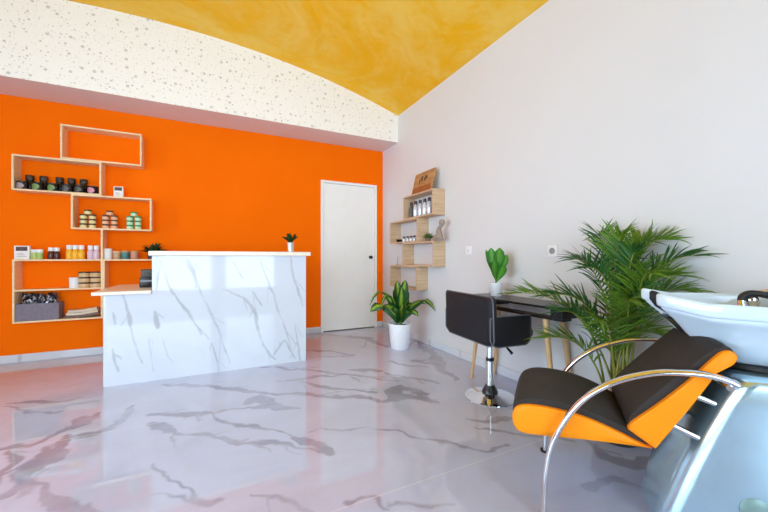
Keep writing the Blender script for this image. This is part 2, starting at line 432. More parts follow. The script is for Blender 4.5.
g = G(); g.box(XL, XW, YS, YB - .001, ZS, 3.6)
o = g.build('wall_soffit', ['dotted_wallpaper', 'soffit_paint'], smooth=0); struct(o)
for p in o.data.polygons: p.material_index = 0 if p.normal.y < -.5 else 1
g = G(); n = 48
xs = [XL - .1 + (XW - XL + .2) * i / n for i in range(n + 1)]
g.rings([[(x, YF - T, vault_z(x)) for x in xs] + [(x, YF - T, vault_z(x) + .15) for x in reversed(xs)],
         [(x, YB, vault_z(x)) for x in xs] + [(x, YB, vault_z(x) + .15) for x in reversed(xs)]])
struct(g.build('ceiling', 'ochre_plaster', smooth=20))

# shop front behind the camera: one wide window, a pillar, a narrower window
wins = [(-3.15, 0.0, .28, 2.75), (.2, 1.35, .28, 2.75)]
g = G()
edges = [XL] + [e for w in wins for e in w[:2]] + [XW]
for i in range(0, len(edges), 2): g.box(edges[i], edges[i + 1], YF - T, YF, -.1, 3.7)
for x0, x1, z0, z1 in wins: g.box(x0, x1, YF - T, YF, -.1, z0); g.box(x0, x1, YF - T, YF, z1, 3.7)
struct(g.build('wall_front', 'white_paint', smooth=0))
for i, (x0, x1, z0, z1) in enumerate(wins):
    g = G(); e = .05
    g.box(x0, x1, YF - .14, YF - .07, z0, z0 + e); g.box(x0, x1, YF - .14, YF - .07, z1 - e, z1)
    nm = 3 if x1 - x0 > 2 else 1
    for k in range(nm + 1):
        xx = x0 + e / 2 + (x1 - x0 - e) * k / nm; g.box(xx - e / 2, xx + e / 2, YF - .14, YF - .07, z0 + e, z1 - e)
    wo = struct(g.build('window_%d' % (i + 1), 'white_lacquer', smooth=0))
    g = G(); g.box(x0 + .03, x1 - .03, YF - .107, YF - .103, z0 + .03, z1 - .03); g.build('pane', 'pane_glass', wo, smooth=0)

# baseboards, marble strips
def strip(name, p0, p1, ny, h=.08, t=.012):
    p0 = Vector(p0); p1 = Vector(p1); d = p1 - p0; L = d.length; d.normalize()
    veins = []; rr = random.Random(len(name))
    for k in range(int(L * 2.2)):
        x = rr.uniform(0, L); veins.append(([(x, 0), (x + rr.uniform(-.05, .12), h)], rr.uniform(.003, .012)))
    o = vein_grid(name, 'strip_marble', tuple(p0 + ny * t), tuple(d), (0, 0, 1), L, h, .015, veins)
    bm = bmesh.new(); bm.from_mesh(o.data)
    r = bmesh.ops.extrude_face_region(bm, geom=[e for e in bm.edges if e.is_boundary])
    for v in [q for q in r['geom'] if isinstance(q, bmesh.types.BMVert)]: v.co -= ny * (t - .0005)
    bmesh.ops.recalc_face_normals(bm, faces=bm.faces[:]); bm.to_mesh(o.data); bm.free()
    return struct(o)
strip('baseboard_back', (XL, YB, 0), (DX0 - .002, YB, 0), Vector((0, -1, 0)))
strip('baseboard_right', (XW, YF, 0), (XW, YB, 0), Vector((-1, 0, 0)))
strip('baseboard_corner', (DX1 + .002, YB, 0), (XW, YB, 0), Vector((0, -1, 0)))
strip('baseboard_left', (XL, YF, 0), (XL, YB, 0), Vector((1, 0, 0)))

# door: white leaf in a slim white frame with a black knob
g = G(); fwid = .035
g.box(DX0, DX0 + fwid, YB - .02, YB + .12, 0, DZ, .003); g.box(DX1 - fwid, DX1, YB - .02, YB + .12, 0, DZ, .003); g.box(DX0 + fwid, DX1 - fwid, YB - .02, YB + .12, DZ - fwid, DZ, .003)
df = struct(g.build('door_1', 'white_lacquer', smooth=0))
g = G(); g.box(DX0 + fwid + .003, DX1 - fwid - .003, YB - .005, YB + .035, .012, DZ - fwid - .003, .002)
leaf = g.build('door_leaf', 'white_lacquer', df, smooth=0)
g = G(); g.box(DX0, DX1, YB - .001, YB + .124, -.05, .004); g.build('gap_filler', 'label_dark', df, smooth=0)  # added dark strip, blocks light under the door and darkens the gap
kx = at_y(370, 257, YB).x
g = G(); M = Matrix.Translation((kx, YB - .005, 1.03)) @ Matrix.Rotation(PI / 2, 4, 'X')
gg = G(); gg.lathe([(.022, 0), (.022, .006), (.009, .008), (.009, .03), (.02, .034), (.024, .045), (.018, .056), (0, .058)], 16)
g.add([M @ Vector(v) for v in gg.v], gg.f); g.build('knob', 'black_plastic', leaf)

# wall sockets
def socket(p, lab, holes):
    t = thing('wall_socket', lab, 'socket', p)
    g = G(); g.box(-.010, 0, -.042, .042, -.042, .042, .003); g.build('cover_plate', 'white_plastic', t)
    g = G()
    M = Matrix.Translation((-.0101, 0, 0)) @ Matrix.Rotation(-PI / 2, 4, 'Y')
    gg = G()
    if holes: gg.lathe([(.024, 0), (.024, .002), (.019, .002), (.017, -.002), (0, -.002)], 20)
    else: gg.lathe([(.006, 0), (.006, .003), (0, .0035)], 12)
    g.add([M @ Vector(v) for v in gg.v], gg.f); g.build('insert', 'socket_dark', t)
socket(at_x(469, 250.5, XW), 'white blank wall plate left of the plant on the desk', False)
socket(at_x(553, 251, XW), 'white round wall socket above the black desk beside the palm', True)

# ------------------------------------------------------------------ reception counter
CY = 3.42
CT = thing('reception_counter', 'white grey-veined marble reception counter with a raised bar and lower desk', 'counter', (0, CY, 0))
cpx = [([(265,150),(300,200),(345,265),(372,312)], .007), ([(325,60),(345,110),(370,170),(410,250),(440,320),(470,410)], .005), ([(408,340),(420,390),(437,440)], .005), ([(345,270),(400,330)], .003),
 ([(520,180),(550,225),(565,280),(580,325)], .012), ([(580,325),(600,372),(628,398)], .006), ([(550,165),(580,215)], .008), ([(450,150),(520,182)], .003),
 ([(575,60),(605,130),(640,230),(665,300),(692,385)], .005), ([(620,385),(640,355),(658,335),(672,350),(700,395)], .006), ([(700,280),(708,340),(718,405)], .005),
 ([(102,175),(118,240),(125,280)], .010), ([(125,280),(140,350),(165,415)], .003), ([(205,230),(216,290)], .012), ([(190,330),(203,440)], .003), ([(228,60),(215,110),(212,160)], .005), ([(240,95),(262,145),(275,175)], .005), ([(318,50),(345,105),(352,150)], .012),
 ([(58,365),(82,440)], .006), ([(62,235),(68,275)], .008), ([(683,40),(695,110),(715,180),(722,215)], .006), ([(228,330),(272,415)], .003), ([(480,60),(520,120)], .004), ([(60,380),(95,395)], .003)]
Cx0, Cx1, Cm = -.788, .829, -.457           # left end, right end, step between desk and bar
def cp(x, y): p = at_y(95 + x / 3.484, 245 + y / 3.484, CY); return (p.x - Cx0, p.z)
cv = [([cp(*q) for q in pts], w) for pts, w in cpx]
def front_panel(name, x0, x1, z1):
    vs = [([(a - (x0 - Cx0), b) for a, b in pts], w) for pts, w in cv]
    o = vein_grid(name, 'counter_marble', (x0, 0, 0), (1, 0, 0), (0, 0, 1), x1 - x0, z1, .006, vs, CT, .010)
    bm = bmesh.new(); bm.from_mesh(o.data)
    r = bmesh.ops.extrude_face_region(bm, geom=[e for e in bm.edges if e.is_boundary])
    nv = [q for q in r['geom'] if isinstance(q, bmesh.types.BMVert)]
    for v in nv: v.co.y += .03
    if name == 'desk_front':                 # rounded left end
        for v in bm.verts:
            q = v.co.x - x0
            if q < .03: v.co.y += .03 - math.sqrt(max(.03 ** 2 - (.03 - q) ** 2, 0))
    bmesh.ops.contextual_create(bm, geom=[e for e in bm.edges if e.is_boundary])
    bmesh.ops.recalc_face_normals(bm, faces=bm.faces[:]); bm.to_mesh(o.data); bm.free()
    o.data.shade_smooth(); o.data.set_sharp_from_angle(angle=math.radians(35))
    return o
front_panel('desk_front', Cx0, Cm, .728); front_panel('bar_front', Cm, Cx1, 1.042)
g = G(); g.box(Cx0 + .005, Cx0 + .035, .06, .80, 0, .728, .002); g.build('side_panel', 'white_lacquer', CT, smooth=0)
g = G(); g.box(Cx1 - .03, Cx1, .031, .36, 0, 1.042, .002); g.build('side_panel', 'white_lacquer', CT, smooth=0)
g = G(); g.box(Cm, Cm + .03, .031, .36, 0, 1.042, .002); g.build('divider_panel', 'counter_marble', CT, smooth=0)
g = G(); g.box(Cm + .031, Cx1 - .031, .10, .36, .3, .32, .002); g.build('inner_shelf', 'white_lacquer', CT, smooth=0)
g = G(); g.box(Cm - .022, Cx1 + .042, -.03, .40, 1.043, 1.083, .006); g.build('bar_top', 'stone_edge', CT, smooth=0)
g = G(); g.box(Cx0 - .061, Cm - .001, -.03, .83, .729, .757, .005); g.build('desk_top', 'stone_edge', CT, smooth=0)

# card terminal on the lower desk, half hidden by the bar
p = at_y(147.5, 289, 3.75)
TM = thing('card_terminal', 'small black device standing on the lower desk behind the bar edge', 'device', (p.x - .01, 3.75, .7575), .2)
g = G(); g.box(-.05, .06, -.04, .05, 0, .09, .008); g.build('body', 'black_plastic', TM)
g = G(); M = Matrix.Translation((.005, .01, .09)) @ Matrix.Rotation(.25, 4, 'X'); g.box(-.045, .055, -.035, .02, 0.002, .075, .006, M); g.build('screen', 'label_dark', TM)
g = G(); g.box(-.048, .058, -.043, -.0405, .055, .066); g.build('light_band', 'socket_dark', TM)

# small plant on the bar
p = at_y(290.5, 251, 3.55)
PL = thing('potted_plant', 'small dark leafy plant in a silver pot on the counter bar', 'plant', (p.x, 3.55, 1.0832))
g = G(); g.lathe([(.026, 0), (.028, .002), (.036, .09), (.038, .096), (.035, .096), (.033, .08), (0, .078)], 24); g.build('pot', 'silver_pot', PL)
g = G(); r_ = random.Random(4)
for k in range(26):
    a = r_.uniform(0, 2 * PI); L = r_.uniform(.09, .135); el = r_.uniform(.45, 1.2)
    d = Vector((math.cos(a) * math.cos(el), math.sin(a) * math.cos(el), math.sin(el)))
    b0 = Vector((0, 0, .085)); e = b0 + d * L; e.z = min(e.z, .19)
    pts = [b0.lerp(e, t) + Vector((0, 0, .02 * math.sin(PI * t))) for t in (0, .25, .5, .75, 1)]
    g.leaf(pts, [.004, .011, .020, .016, .001], (-math.sin(a), math.cos(a), 0), .3)
g.build('foliage', 'dark_leaf', PL, smooth=60)

# ------------------------------------------------------------------ open box shelves
BT = .016
def box_shelf(lab, axis, a0, a1, z0, z1, mat, group, mids=(), depth=.16):
    """axis 'y': hangs on the back wall, axis 'x': on the right wall"""
    def bx(g, p0, p1, q0, q1, d0=.0, d1=depth):
        if axis == 'y': g.box(p0, p1, -d1, -d0 - .001, q0, q1, .0015)
        else: g.box(-d1, -d0 - .001, p0, p1, q0, q1, .0015)
    c = (a0 + a1) / 2; h = (a1 - a0) / 2; hh = z1 - z0
    t = thing('box_shelf', lab, 'shelf', (c, YB, z0) if axis == 'y' else (XW, c, z0), 0, group)
    for nm, args in (('bottom_board', (-h, h, 0, BT)), ('top_board', (-h, h, hh - BT, hh)), ('side_board', (-h, -h + BT, BT, hh - BT)), ('side_board', (h - BT, h, BT, hh - BT))):
        g = G(); bx(g, *args); g.build(nm, mat, t, smooth=0)
    for mz in mids:
        g = G(); bx(g, -h + BT, h - BT, mz - z0, mz - z0 + BT); g.build('middle_board', mat, t, smooth=0)
    return t
GL = 'open box shelves on the orange wall'
ZB = 2.0025
box_shelf('empty light oak box shelf, topmost on the orange wall', 'y', -1.349, -.686, ZB, 2.345, 'oak', GL)
box_shelf('light oak box shelf holding black jars on the orange wall', 'y', -1.697, -1.028, 1.663, ZB - .0005, 'oak', GL)
box_shelf('light oak box shelf holding three pyramids of tins on the orange wall', 'y', -1.268, -.598, 1.312, 1.6625, 'oak', GL)
DT = 1.010
box_shelf('tall two-tier oak box shelf with a grey storage box, lowest on the orange wall', 'y', -1.692, -1.017, .404, DT, 'oak', GL, (.706,))
box_shelf('oak box shelf half hidden behind the marble counter', 'y', -1.0165, -.36, .404, DT, 'oak', GL)
g = G(); g.box(-BT / 2, BT / 2, -.16, -.001, 0, 1.3115 - DT - .0005, .0015)
tag(g.build('upright_board', 'oak', None, (-1.025, YB, DT + .0003), 0), 'short upright oak board joining the tin shelf to the lower shelves', 'board')
GR = 'open box shelves on the white wall'
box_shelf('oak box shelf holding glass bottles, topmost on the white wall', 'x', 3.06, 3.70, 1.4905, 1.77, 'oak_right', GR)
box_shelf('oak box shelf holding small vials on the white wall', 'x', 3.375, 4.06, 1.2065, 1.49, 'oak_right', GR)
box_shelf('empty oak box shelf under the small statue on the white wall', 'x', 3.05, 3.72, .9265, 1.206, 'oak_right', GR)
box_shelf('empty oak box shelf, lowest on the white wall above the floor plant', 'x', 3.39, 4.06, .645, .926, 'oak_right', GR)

# ------------------------------------------------------------------ things on the left shelves
def jar_proto(name, body, lid, r, h, lh, neck=1., label=None):
    """a round jar or bottle: body with a lid child; stands on its own origin"""
    g = G()
    if neck > .95: prof = [(r * .94, 0), (r, .004), (r, h - .004), (r * .96, h)]
    else: prof = [(r * .94, 0), (r, .004), (r, h * .68), (r * .9, h * .8), (r * neck, h * .9), (r * neck, h)]
    g.lathe(prof, 18); o = g.build(name, body)
    g = G(); rl = r * (1.02 if neck > .95 else neck * 1.12)
    g.lathe([(rl, h + .0004), (rl, h + lh * .9), (rl * .93, h + lh)], 18); g.build('lid', lid, o)
    if label:
        g = G(); rs = []
        for q in (1, .7, .35, .04):
            rs.append([Vector((1.012 * r * math.sin(.85 * q * math.cos(a)), -1.012 * r * math.cos(.85 * q * math.cos(a)), h * (.5 + .42 * q * math.sin(a)))) for a in (2 * PI * k / 20 for k in range(20))])
        g.rings(rs, False, True); g.build('label', label, o)
    return o
used = {}
def put(key, proto_fn, loc, lab, cat, group=None, rz=0.):
    if key not in used: o = proto_fn(); used[key] = o
    else: o = copy_tree(used[key])
    o.location = loc; o.rotation_euler = (0, 0, rz); tag(o, lab, cat, group)
    return o
zb = 1.663 + BT + .0003
ordw = ['leftmost', 'second from left', 'third from left', 'fourth from left', 'fifth from left', 'rightmost']
for i, u in enumerate((29.5, 43.5, 59.5, 71.5, 83.5)):
    x = at_y(u, 180, 4.555).x
    put('tall', lambda: jar_proto('cosmetic_bottle', 'jar_black', 'lid_steel', .034, .11, .045, .85), (x, 4.5625, zb), 'tall black bottle, %s in the back row of the upper shelf' % ordw[i], 'bottle', 'tall black bottles on the upper shelf')
for i, (u, lb, w) in enumerate(((22.5, 'label_grey', 'greyish'), (38, 'label_green', 'green'), (53.5, 'label_green', 'green'), (67.5, 'label_dark', 'dark grey'), (80, 'label_dark', 'dark grey'), (93, 'label_pink', 'pink'))):
    x = at_y(u, 184, 4.485).x
    put('low' + lb, lambda: jar_proto('cosmetic_jar', 'jar_black', 'jar_black', .044, .066, .012, 1., lb), (x, 4.490, zb), 'squat jar with %s label, %s in the front row of black jars' % (w, ordw[i]), 'jar', 'squat labelled jars on the upper shelf', -.35)
def card(x, y, z, w, h, lab, name='display_card'):
    t = thing(name, lab, 'card', (x, y, z), -.15)
    g = G(); g.box(-w / 2, w / 2, -.012, .012, 0, h, .002); g.build('card_body', 'card_white', t, smooth=0)
    g = G(); g.box(-w * .38, w * .38, -.0135, -.0122, h * .62, h * .93); g.build('picture', 'card_photo', t, smooth=0)
    g = G()
    for k in range(3): g.box(-w * .3, w * (.3 - .1 * k), -.013, -.0122, h * (.2 + .11 * k), h * (.23 + .11 * k))
    g.build('fine_print', 'socket_dark', t, smooth=0)
card(at_y(118.5, 190, 4.5).x, 4.51, 1.6628, .085, .115, 'small white card with a dark picture on top of the tin shelf')
# three pyramids of tins
zc = 1.312 + BT + .0003
tins = (('cream', 'jar_cream', 'lid_brown', 88), ('peach', 'jar_peach', 'lid_brown', 110), ('pale green', 'jar_pale_green', 'jar_green', 134))
for w, body, lid, u in tins:
    xc = at_y(u, 220, 4.5).x; hh = .047
    fn = lambda: jar_proto('cosmetic_tin', body, lid, .030, .031, .0152)
    for col, side in ((-.036, 'left'), (.036, 'right')):
        for row, rn in enumerate(('bottom', 'middle', 'upper')):
            put('tin' + w, fn, (xc + col, 4.50, zc + row * hh), '%s cosmetic tin, %s of the %s column in the %s pyramid' % (w, rn, side, w), 'tin', '%s tins in a pyramid' % w)
    put('tin' + w, fn, (xc, 4.50, zc + 3 * hh), '%s cosmetic tin on the peak of the %s pyramid' % (w, w), 'tin', '%s tins in a pyramid' % w)
# row on top of the lower shelf
zd = DT + .0004; yd = 4.50
card(at_y(22.5, 252, yd).x, yd, zd, .115, .13, 'large white card with a dark picture at the left end of the lower shelf', 'display_card')
for u, w in ((34.5, 'left'), (40, 'right')):
    put('lime', lambda: jar_proto('cosmetic_jar', 'jar_lime', 'white_plastic', .026, .066, .03), (at_y(u, 253, yd).x, yd, zd), 'lime jar with white lid, %s of the pair beside the large white card' % w, 'jar', 'lime jars on the lower shelf')
for u, w in ((51, 'left'), (57, 'right')):
    put('brown', lambda: jar_proto('cosmetic_bottle', 'bottle_brown', 'white_plastic', .026, .08, .036, .75), (at_y(u, 252, yd).x, yd, zd), 'dark brown bottle with white cap, %s of two on the lower shelf' % w, 'bottle', 'brown bottles on the lower shelf')
for u, w in ((69.5, 'leftmost'), (75.5, 'middle one'), (81.5, 'rightmost')):
    put('yellow', lambda: jar_proto('cosmetic_bottle', 'bottle_yellow', 'white_plastic', .028, .10, .042, .72), (at_y(u, 251, yd).x, yd, zd), 'yellow bottle with white cap, %s of the three on the lower shelf' % w, 'bottle', 'yellow bottles on the lower shelf')
for u, w in ((90.5, 'left'), (96.5, 'right')):
    put('lilac', lambda: jar_proto('cosmetic_bottle', 'bottle_lilac', 'white_plastic', .027, .098, .042, .72), (at_y(u, 251, yd).x, yd, zd), 'pale lilac bottle with white cap, %s of two beside the upright board' % w, 'bottle', 'lilac bottles on the lower shelf')
for u, body, lid, w, hgt in ((108, 'white_plastic', 'white_plastic', 'white jar just right of the upright board on the lower shelf', .09), (117, 'jar_beige', 'tub_tan', 'beige jar between the white and the teal jar', .065), (125.5, 'jar_teal', 'jar_beige', 'teal jar in the row beside the leafy dark plant', .07), (134.5, 'jar_rose', 'jar_beige', 'dusty rose jar next to the leafy dark plant', .065)):
    put('row' + body, lambda: jar_proto('cosmetic_jar', body, lid, .036, hgt, .02), (at_y(u, 254, yd).x, yd, zd), w, 'jar')
p = at_y(151, 256, 4.51)
SP = thing('potted_plant', 'low dark bushy plant on the shelf behind the counter bar', 'plant', (p.x + .03, 4.50, zd))
g = G(); g.lathe([(.05, 0), (.055, .004), (.062, .05), (.058, .05), (.05, .04), (0, .038)], 20); g.build('pot', 'dark_pot', SP)
g = G(); r_ = random.Random(9)
for k in range(90):
    a = r_.uniform(0, 2 * PI); L = r_.uniform(.10, .17); el = r_.uniform(.25, 1.3)
    d = Vector((math.cos(a) * math.cos(el) * 1.0, math.sin(a) * math.cos(el) * .4, math.sin(el) * .85))
    b0 = Vector((0, 0, .05)); e = b0 + d * L
    pts = [b0.lerp(e, t) + Vector((0, 0, .02 * math.sin(PI * t))) for t in (0, .3, .6, .85, 1)]
    g.leaf(pts, [.003, .008, .014, .01, .001], (-math.sin(a), math.cos(a), 0), .3)
g.build('foliage', 'grey_leaf', SP, smooth=60)
# middle tier
zm = .706 + BT + .0003
put('mid', lambda: jar_proto('cosmetic_jar', 'white_plastic', 'white_plastic', .042, .075, .03), (at_y(74.5, 282, yd).x, yd, zm), 'white jar standing left of the tan tubs on the middle tier', 'jar')
for u, w in ((86, 'left'), (97.3, 'right')):
    for row, rn in enumerate(('bottom', 'middle', 'top')):
        put('tub', lambda: jar_proto('cosmetic_tub', 'tub_tan', 'lid_brown', .047, .039, .014), (at_y(u, 280, 4.50).x - .012, 4.50, zm + row * .0535), 'tan tub with brown lid, %s of the %s stack on the middle tier' % (rn, w), 'tub', 'stacked tan tubs')
# bottom tier
zl = .404 + BT + .0003
xa, xb_ = at_y(16.5, 312, 4.47).x, at_y(59.5, 312, 4.47).x
SB = thing('storage_box', 'grey fabric storage box on the bottom tier of the orange wall shelf', 'box', ((xa + xb_) / 2, 4.52, zl))
w2 = (xb_ - xa) / 2
g = G(); tw = .006; bh = .165
for a in ((-w2, w2, -.072, -.072 + tw, 0, bh), (-w2, w2, .066, .072, 0, bh), (-w2, -w2 + tw, -.066, .066, 0, bh), (w2 - tw, w2, -.066, .066, 0, bh), (-w2 + tw, w2 - tw, -.066, .066, 0, tw)): g.box(*a)
g.build('box_shell', 'grey_felt', SB, smooth=0)
g = G(); r_ = random.Random(2)
for k in range(110):
    c = Vector((r_.uniform(-w2 + .03, w2 - .03), r_.uniform(-.045, .045), bh - .01 + r_.uniform(0, .085)))
    M = Matrix.Translation(c) @ Matrix.Rotation(r_.uniform(-.7, .7), 4, 'Y') @ Matrix.Rotation(r_.uniform(-.6, .6), 4, 'X') @ Matrix.Rotation(r_.uniform(0, 3), 4, 'Z')
    g.cur = 0 if r_.random() < .6 else 1
    g.box(-.018, .018, -.004, .004, -.022, .022, .003, M)
o = g.build('hair_product_sachets', ['sachet_dark', 'sachet_silver'], None, ((xa + xb_) / 2, 4.52, zl))
tag(o, 'heap of small dark and silver sachets in the grey storage box', 'sachets', None, 'stuff')
mg = ('bottom', 'middle', 'top')
for k in range(3):
    g = G(); M = Matrix.Rotation(.03 + .03 * k, 4, 'Z')
    wv = .135 - .012 * k
    rs = []
    for t in [i / 10 for i in range(11)]:
        x = -wv + 2 * wv * t; z = .012 + .9 * max(x + .02, 0) ** 2 + .0025 * math.sin(28 * x)
        rs.append([M @ Vector((x, y, z + dz)) for y, dz in ((-.06, -.011), (.06, -.011), (.06, .012), (-.06, .012))])
    g.rings(rs); 
    o = g.build('magazine', ['paper_dark', 'paper', 'paper'][k], None, (-1.187, 4.515, zl + .0045 + .0262 * k))
    tag(o, ['dark', 'cream', 'light'][k] + ' curled magazine, %s of the pile beside the grey storage box' % mg[k], 'magazine', 'magazines on the bottom tier')

# ------------------------------------------------------------------ things on the right shelves
zp = 1.4905 + BT + .0004
for i, u in enumerate((411.5, 415.7, 420.2, 424.8, 429.3)):
    y = at_x(u, 210, 2.165).y
    dark = i == 0
    put('glass%d' % dark, lambda: jar_proto('glass_bottle', 'label_dark' if dark else 'clear_bottle', 'bottle_cap_dark', .030, .15, .042, .55), (2.165, y, zp), ('dark grey bottle at the left end' if dark else 'clear bottle, %s of the four' % ('first', 'second', 'third', 'last')[i - 1]) + ' in the top shelf of the white wall', 'bottle', None if dark else 'clear bottles on the white wall shelf')
# leaning plaque
pa = at_x(411.5, 195, 2.15).y; pb = at_x(432.5, 191, 2.15).y
PQ = thing('wooden_plaque', 'rustic wooden plaque leaning on the wall atop the white wall shelves', 'plaque', (2.135, (pa + pb) / 2, 1.7705))
Mq = Matrix.Rotation(.25, 4, 'Y'); hw = (pa - pb) / 2 * .92; ph = .265
g = G(); g.box(0, .018, -hw, hw, 0.003, ph, .002, Mq); g.build('board', 'plaque_wood', PQ, smooth=0)
g = G(); g.box(-.002, -.0003, -hw + .02, hw - .02, .012, .085, 0, Mq); g.build('lower_band', 'plaque_rust', PQ, smooth=0)
g = G()
for (y, z, ry, rz) in ((-.055, .185, .030, .022), (-.035, .165, .018, .026), (.03, .18, .022, .034), (.075, .155, .012, .03)):
    g.add([Mq @ Vector((-.0018, y + ry * math.cos(a), z + rz * math.sin(a))) for a in (2 * PI * k / 14 for k in range(14))] + [Mq @ Vector((0.0002, y + ry * math.cos(a), z + rz * math.sin(a))) for a in (2 * PI * k / 14 for k in range(14))],
          [tuple(range(14))] + [(k, (k + 1) % 14, 14 + (k + 1) % 14, 14 + k) for k in range(14)])
g.build('painted_marks', 'plaque_dark', PQ, smooth=0)
zq = 1.2065 + BT + .0004
y = at_x(399.5, 237, 2.16).y
g = G(); g.lathe([(.02, 0), (.03, .003), (.045, .03), (.047, .036), (.043, .036), (.028, .008), (0, .006)], 20)
BW = g.build('bowl', 'jar_black', None, (2.16, y, zq)); tag(BW, 'small dark bowl left of the vials on the white wall shelf', 'bowl')
for i, u in enumerate((404, 407.6, 411, 414.4)):
    y = at_x(u, 237, 2.155).y
    put('vial', lambda: jar_proto('vial', 'clear_bottle', 'bottle_cap_dark', .021, .042, .026, .7), (2.155, y, zq), 'small white vial with dark cap, %s from the left beside the dark bowl' % ('first', 'second', 'third', 'fourth')[i], 'vial', 'vials on the white wall shelf')
zr = 1.2062
y = at_x(428.3, 238, 2.16).y
SU = thing('succulent', 'tiny green succulent in a small pot beside the stone statue', 'plant', (2.16, y, zr))
g = G(); g.lathe([(.02, 0), (.028, .003), (.032, .036), (.029, .036), (.026, .03), (0, .03)], 18); g.build('pot', 'terracotta_small', SU)
g = G(); r_ = random.Random(5)
for k in range(22):
    a = k * 2.4; el = .2 + 1.1 * k / 22; L = .075 - .02 * k / 22
    d = Vector((math.cos(a) * math.cos(el), math.sin(a) * math.cos(el), math.sin(el)))
    b0 = Vector((0, 0, .03))
    g.tube([b0, b0 + d * L * .5 + Vector((0, 0, .004)), b0 + d * L + Vector((0, 0, .012))], [.007, .009, .001], 6)
g.build('leaves', 'dark_leaf', SU, smooth=60)
y = at_x(440, 238, 2.16).y
g = G()
ST = thing('statue', 'beige stone statue of a curved upright figure on the white wall shelf', 'statue', (2.16, y, zr))
g.lathe([(.05, 0), (.052, .006), (.05, .018), (.04, .02)], 20, sx=.8); g.build('base', 'stone_statue', ST)
g = G(); pts = smooth_path([(0, .005, .02), (0, .012, .07), (0, .022, .11), (0, .002, .145), (0, -.022, .165), (0, -.034, .19), (0, -.03, .205)], 5)
rad = [.034, .034, .036, .037, .036, .034, .033, .032, .031, .03, .028, .026, .024, .022, .021, .02, .019, .019, .02, .023, .026, .027, .026, .026, .025, .024, .022, .02, .017, .013, .006]
g.tube(pts, [rad[min(i, len(rad) - 1)] for i in range(len(pts))], 14)
g.tube(smooth_path([(0, .02, .11), (-.02, -.012, .10), (-.02, -.03, .06), (-.01, -.034, .022)], 4), [.016] * 4 + [.014] * 5 + [.012] * 4, 10)
g.lathe([(0, -.036), (.018, -.03), (.030, -.012), (.032, .004), (.026, .022), (.012, .032), (0, .034)], 16, (0, -.034, .192), 1., 1.15)
g.build('figure', 'stone_statue', ST, smooth=60)
y = at_x(397.5, 264, 2.17).y
IH = thing('incense_holder', 'slender incense stick in a small holder on the lowest white wall shelf', 'incense holder', (2.17, y, .9262))
g = G(); g.lathe([(.03, 0), (.03, .005), (.012, .009), (0, .009)], 16); g.build('dish', 'oak_right', IH)
g = G(); g.tube([(0, 0, .008), (0, -.014, .115)], .0022, 6); g.build('stick', 'plaque_dark', IH)

# ------------------------------------------------------------------ floor plant by the door
p = at_z(400.5, 350.5, 0)
DR = thing('dracaena', 'potted dracaena with yellow-striped leaves in a white pot on the floor', 'plant', (p.x + .05, p.y + .1, 0))
g = G(); g.lathe([(.098, 0), (.102, .004), (.112, .06), (.1135, .062), (.128, .262), (.132, .264), (.133, .285), (.126, .285), (.12, .25), (0, .25)], 36); g.build('pot', 'white_pot', DR)
g = G(); g.lathe([(.119, .251), (.06, .258), (0, .259)], 24); g.build('soil', 'soil', DR)
g = G(); g.tube([(0, 0, .25), (0.005, 0, .34), (0, 0, .40)], [.022, .02, .014], 10); g.tube([(.03, .03, .25), (.035, .03, .32)], [.014, .01], 8); g.build('stem', 'green_stem', DR)
Rv = Vector((CS, -SN, 0)); Fv = Vector((SN, CS, 0))         # to the right / away, seen from the doorway
g = G()
def dleaf(r, z, fwd, w, z0=.30, bend=.0, tipdrop=0., twist=0.):
    b0 = Vector((0, 0, z0)); e = Rv * r + Fv * fwd + Vector((0, 0, z))
    c = Rv * r * .35 + Fv * fwd * .4 + Vector((0, 0, z0 + (z - z0) * .65 + bend))
    pts = []; ws = []
    for i in range(11):
        t = i / 10
        q = b0 * (1 - t) ** 2 + c * 2 * t * (1 - t) + e * t * t
        q.z -= tipdrop * max(0, t - .72) ** 2 * 12
        pts.append(q); ws.append(w * (.28 + .72 * math.sin(PI * min(t * .9 + .12, 1)) ** .8) if i < 10 else .001)
    out = Rv * r + Fv * fwd
    side = Vector((-out.y, out.x, 0)).normalized()
    if abs(r) < .09: side = (Rv + Fv * .25).normalized()
    side = Matrix.Rotation(twist, 3, Vector((0, 0, 1))) @ side
    g.leaf(pts, ws, side, .35)
for a in ((-.035, .76, .05, .062), (.06, .775, -.02, .066), (.015, .70, -.10, .060), (-.065, .66, .08, .055), (.10, .64, .10, .055), (.045, .62, .02, .06),
          (-.34, .45, -.08, .080, .30, .20, .03, 1.3), (-.22, .66, .02, .048, .32, .02, .22, 1.0), (-.35, .60, .05, .034, .34, .24, .14, 1.0),
          (.40, .57, -.03, .056, .31, .10, .16, -1.1), (.30, .55, .04, .060, .31, .06, .06, -1.1), (.20, .42, -.10, .056, .30, .10, .05, -1.1),
          (.12, .52, -.14, .056, .29, .08, .03), (-.12, .50, -.13, .056, .29, .08, .05), (-.13, .44, .12, .05, .29, .08), (.14, .5, .14, .05, .30, .1), (.02, .52, -.15, .058), (-.10, .60, -.06, .05), (.09, .57, -.08, .05)):
    dleaf(*a)
g.build('leaves', 'dracaena_leaf', DR, smooth=60)

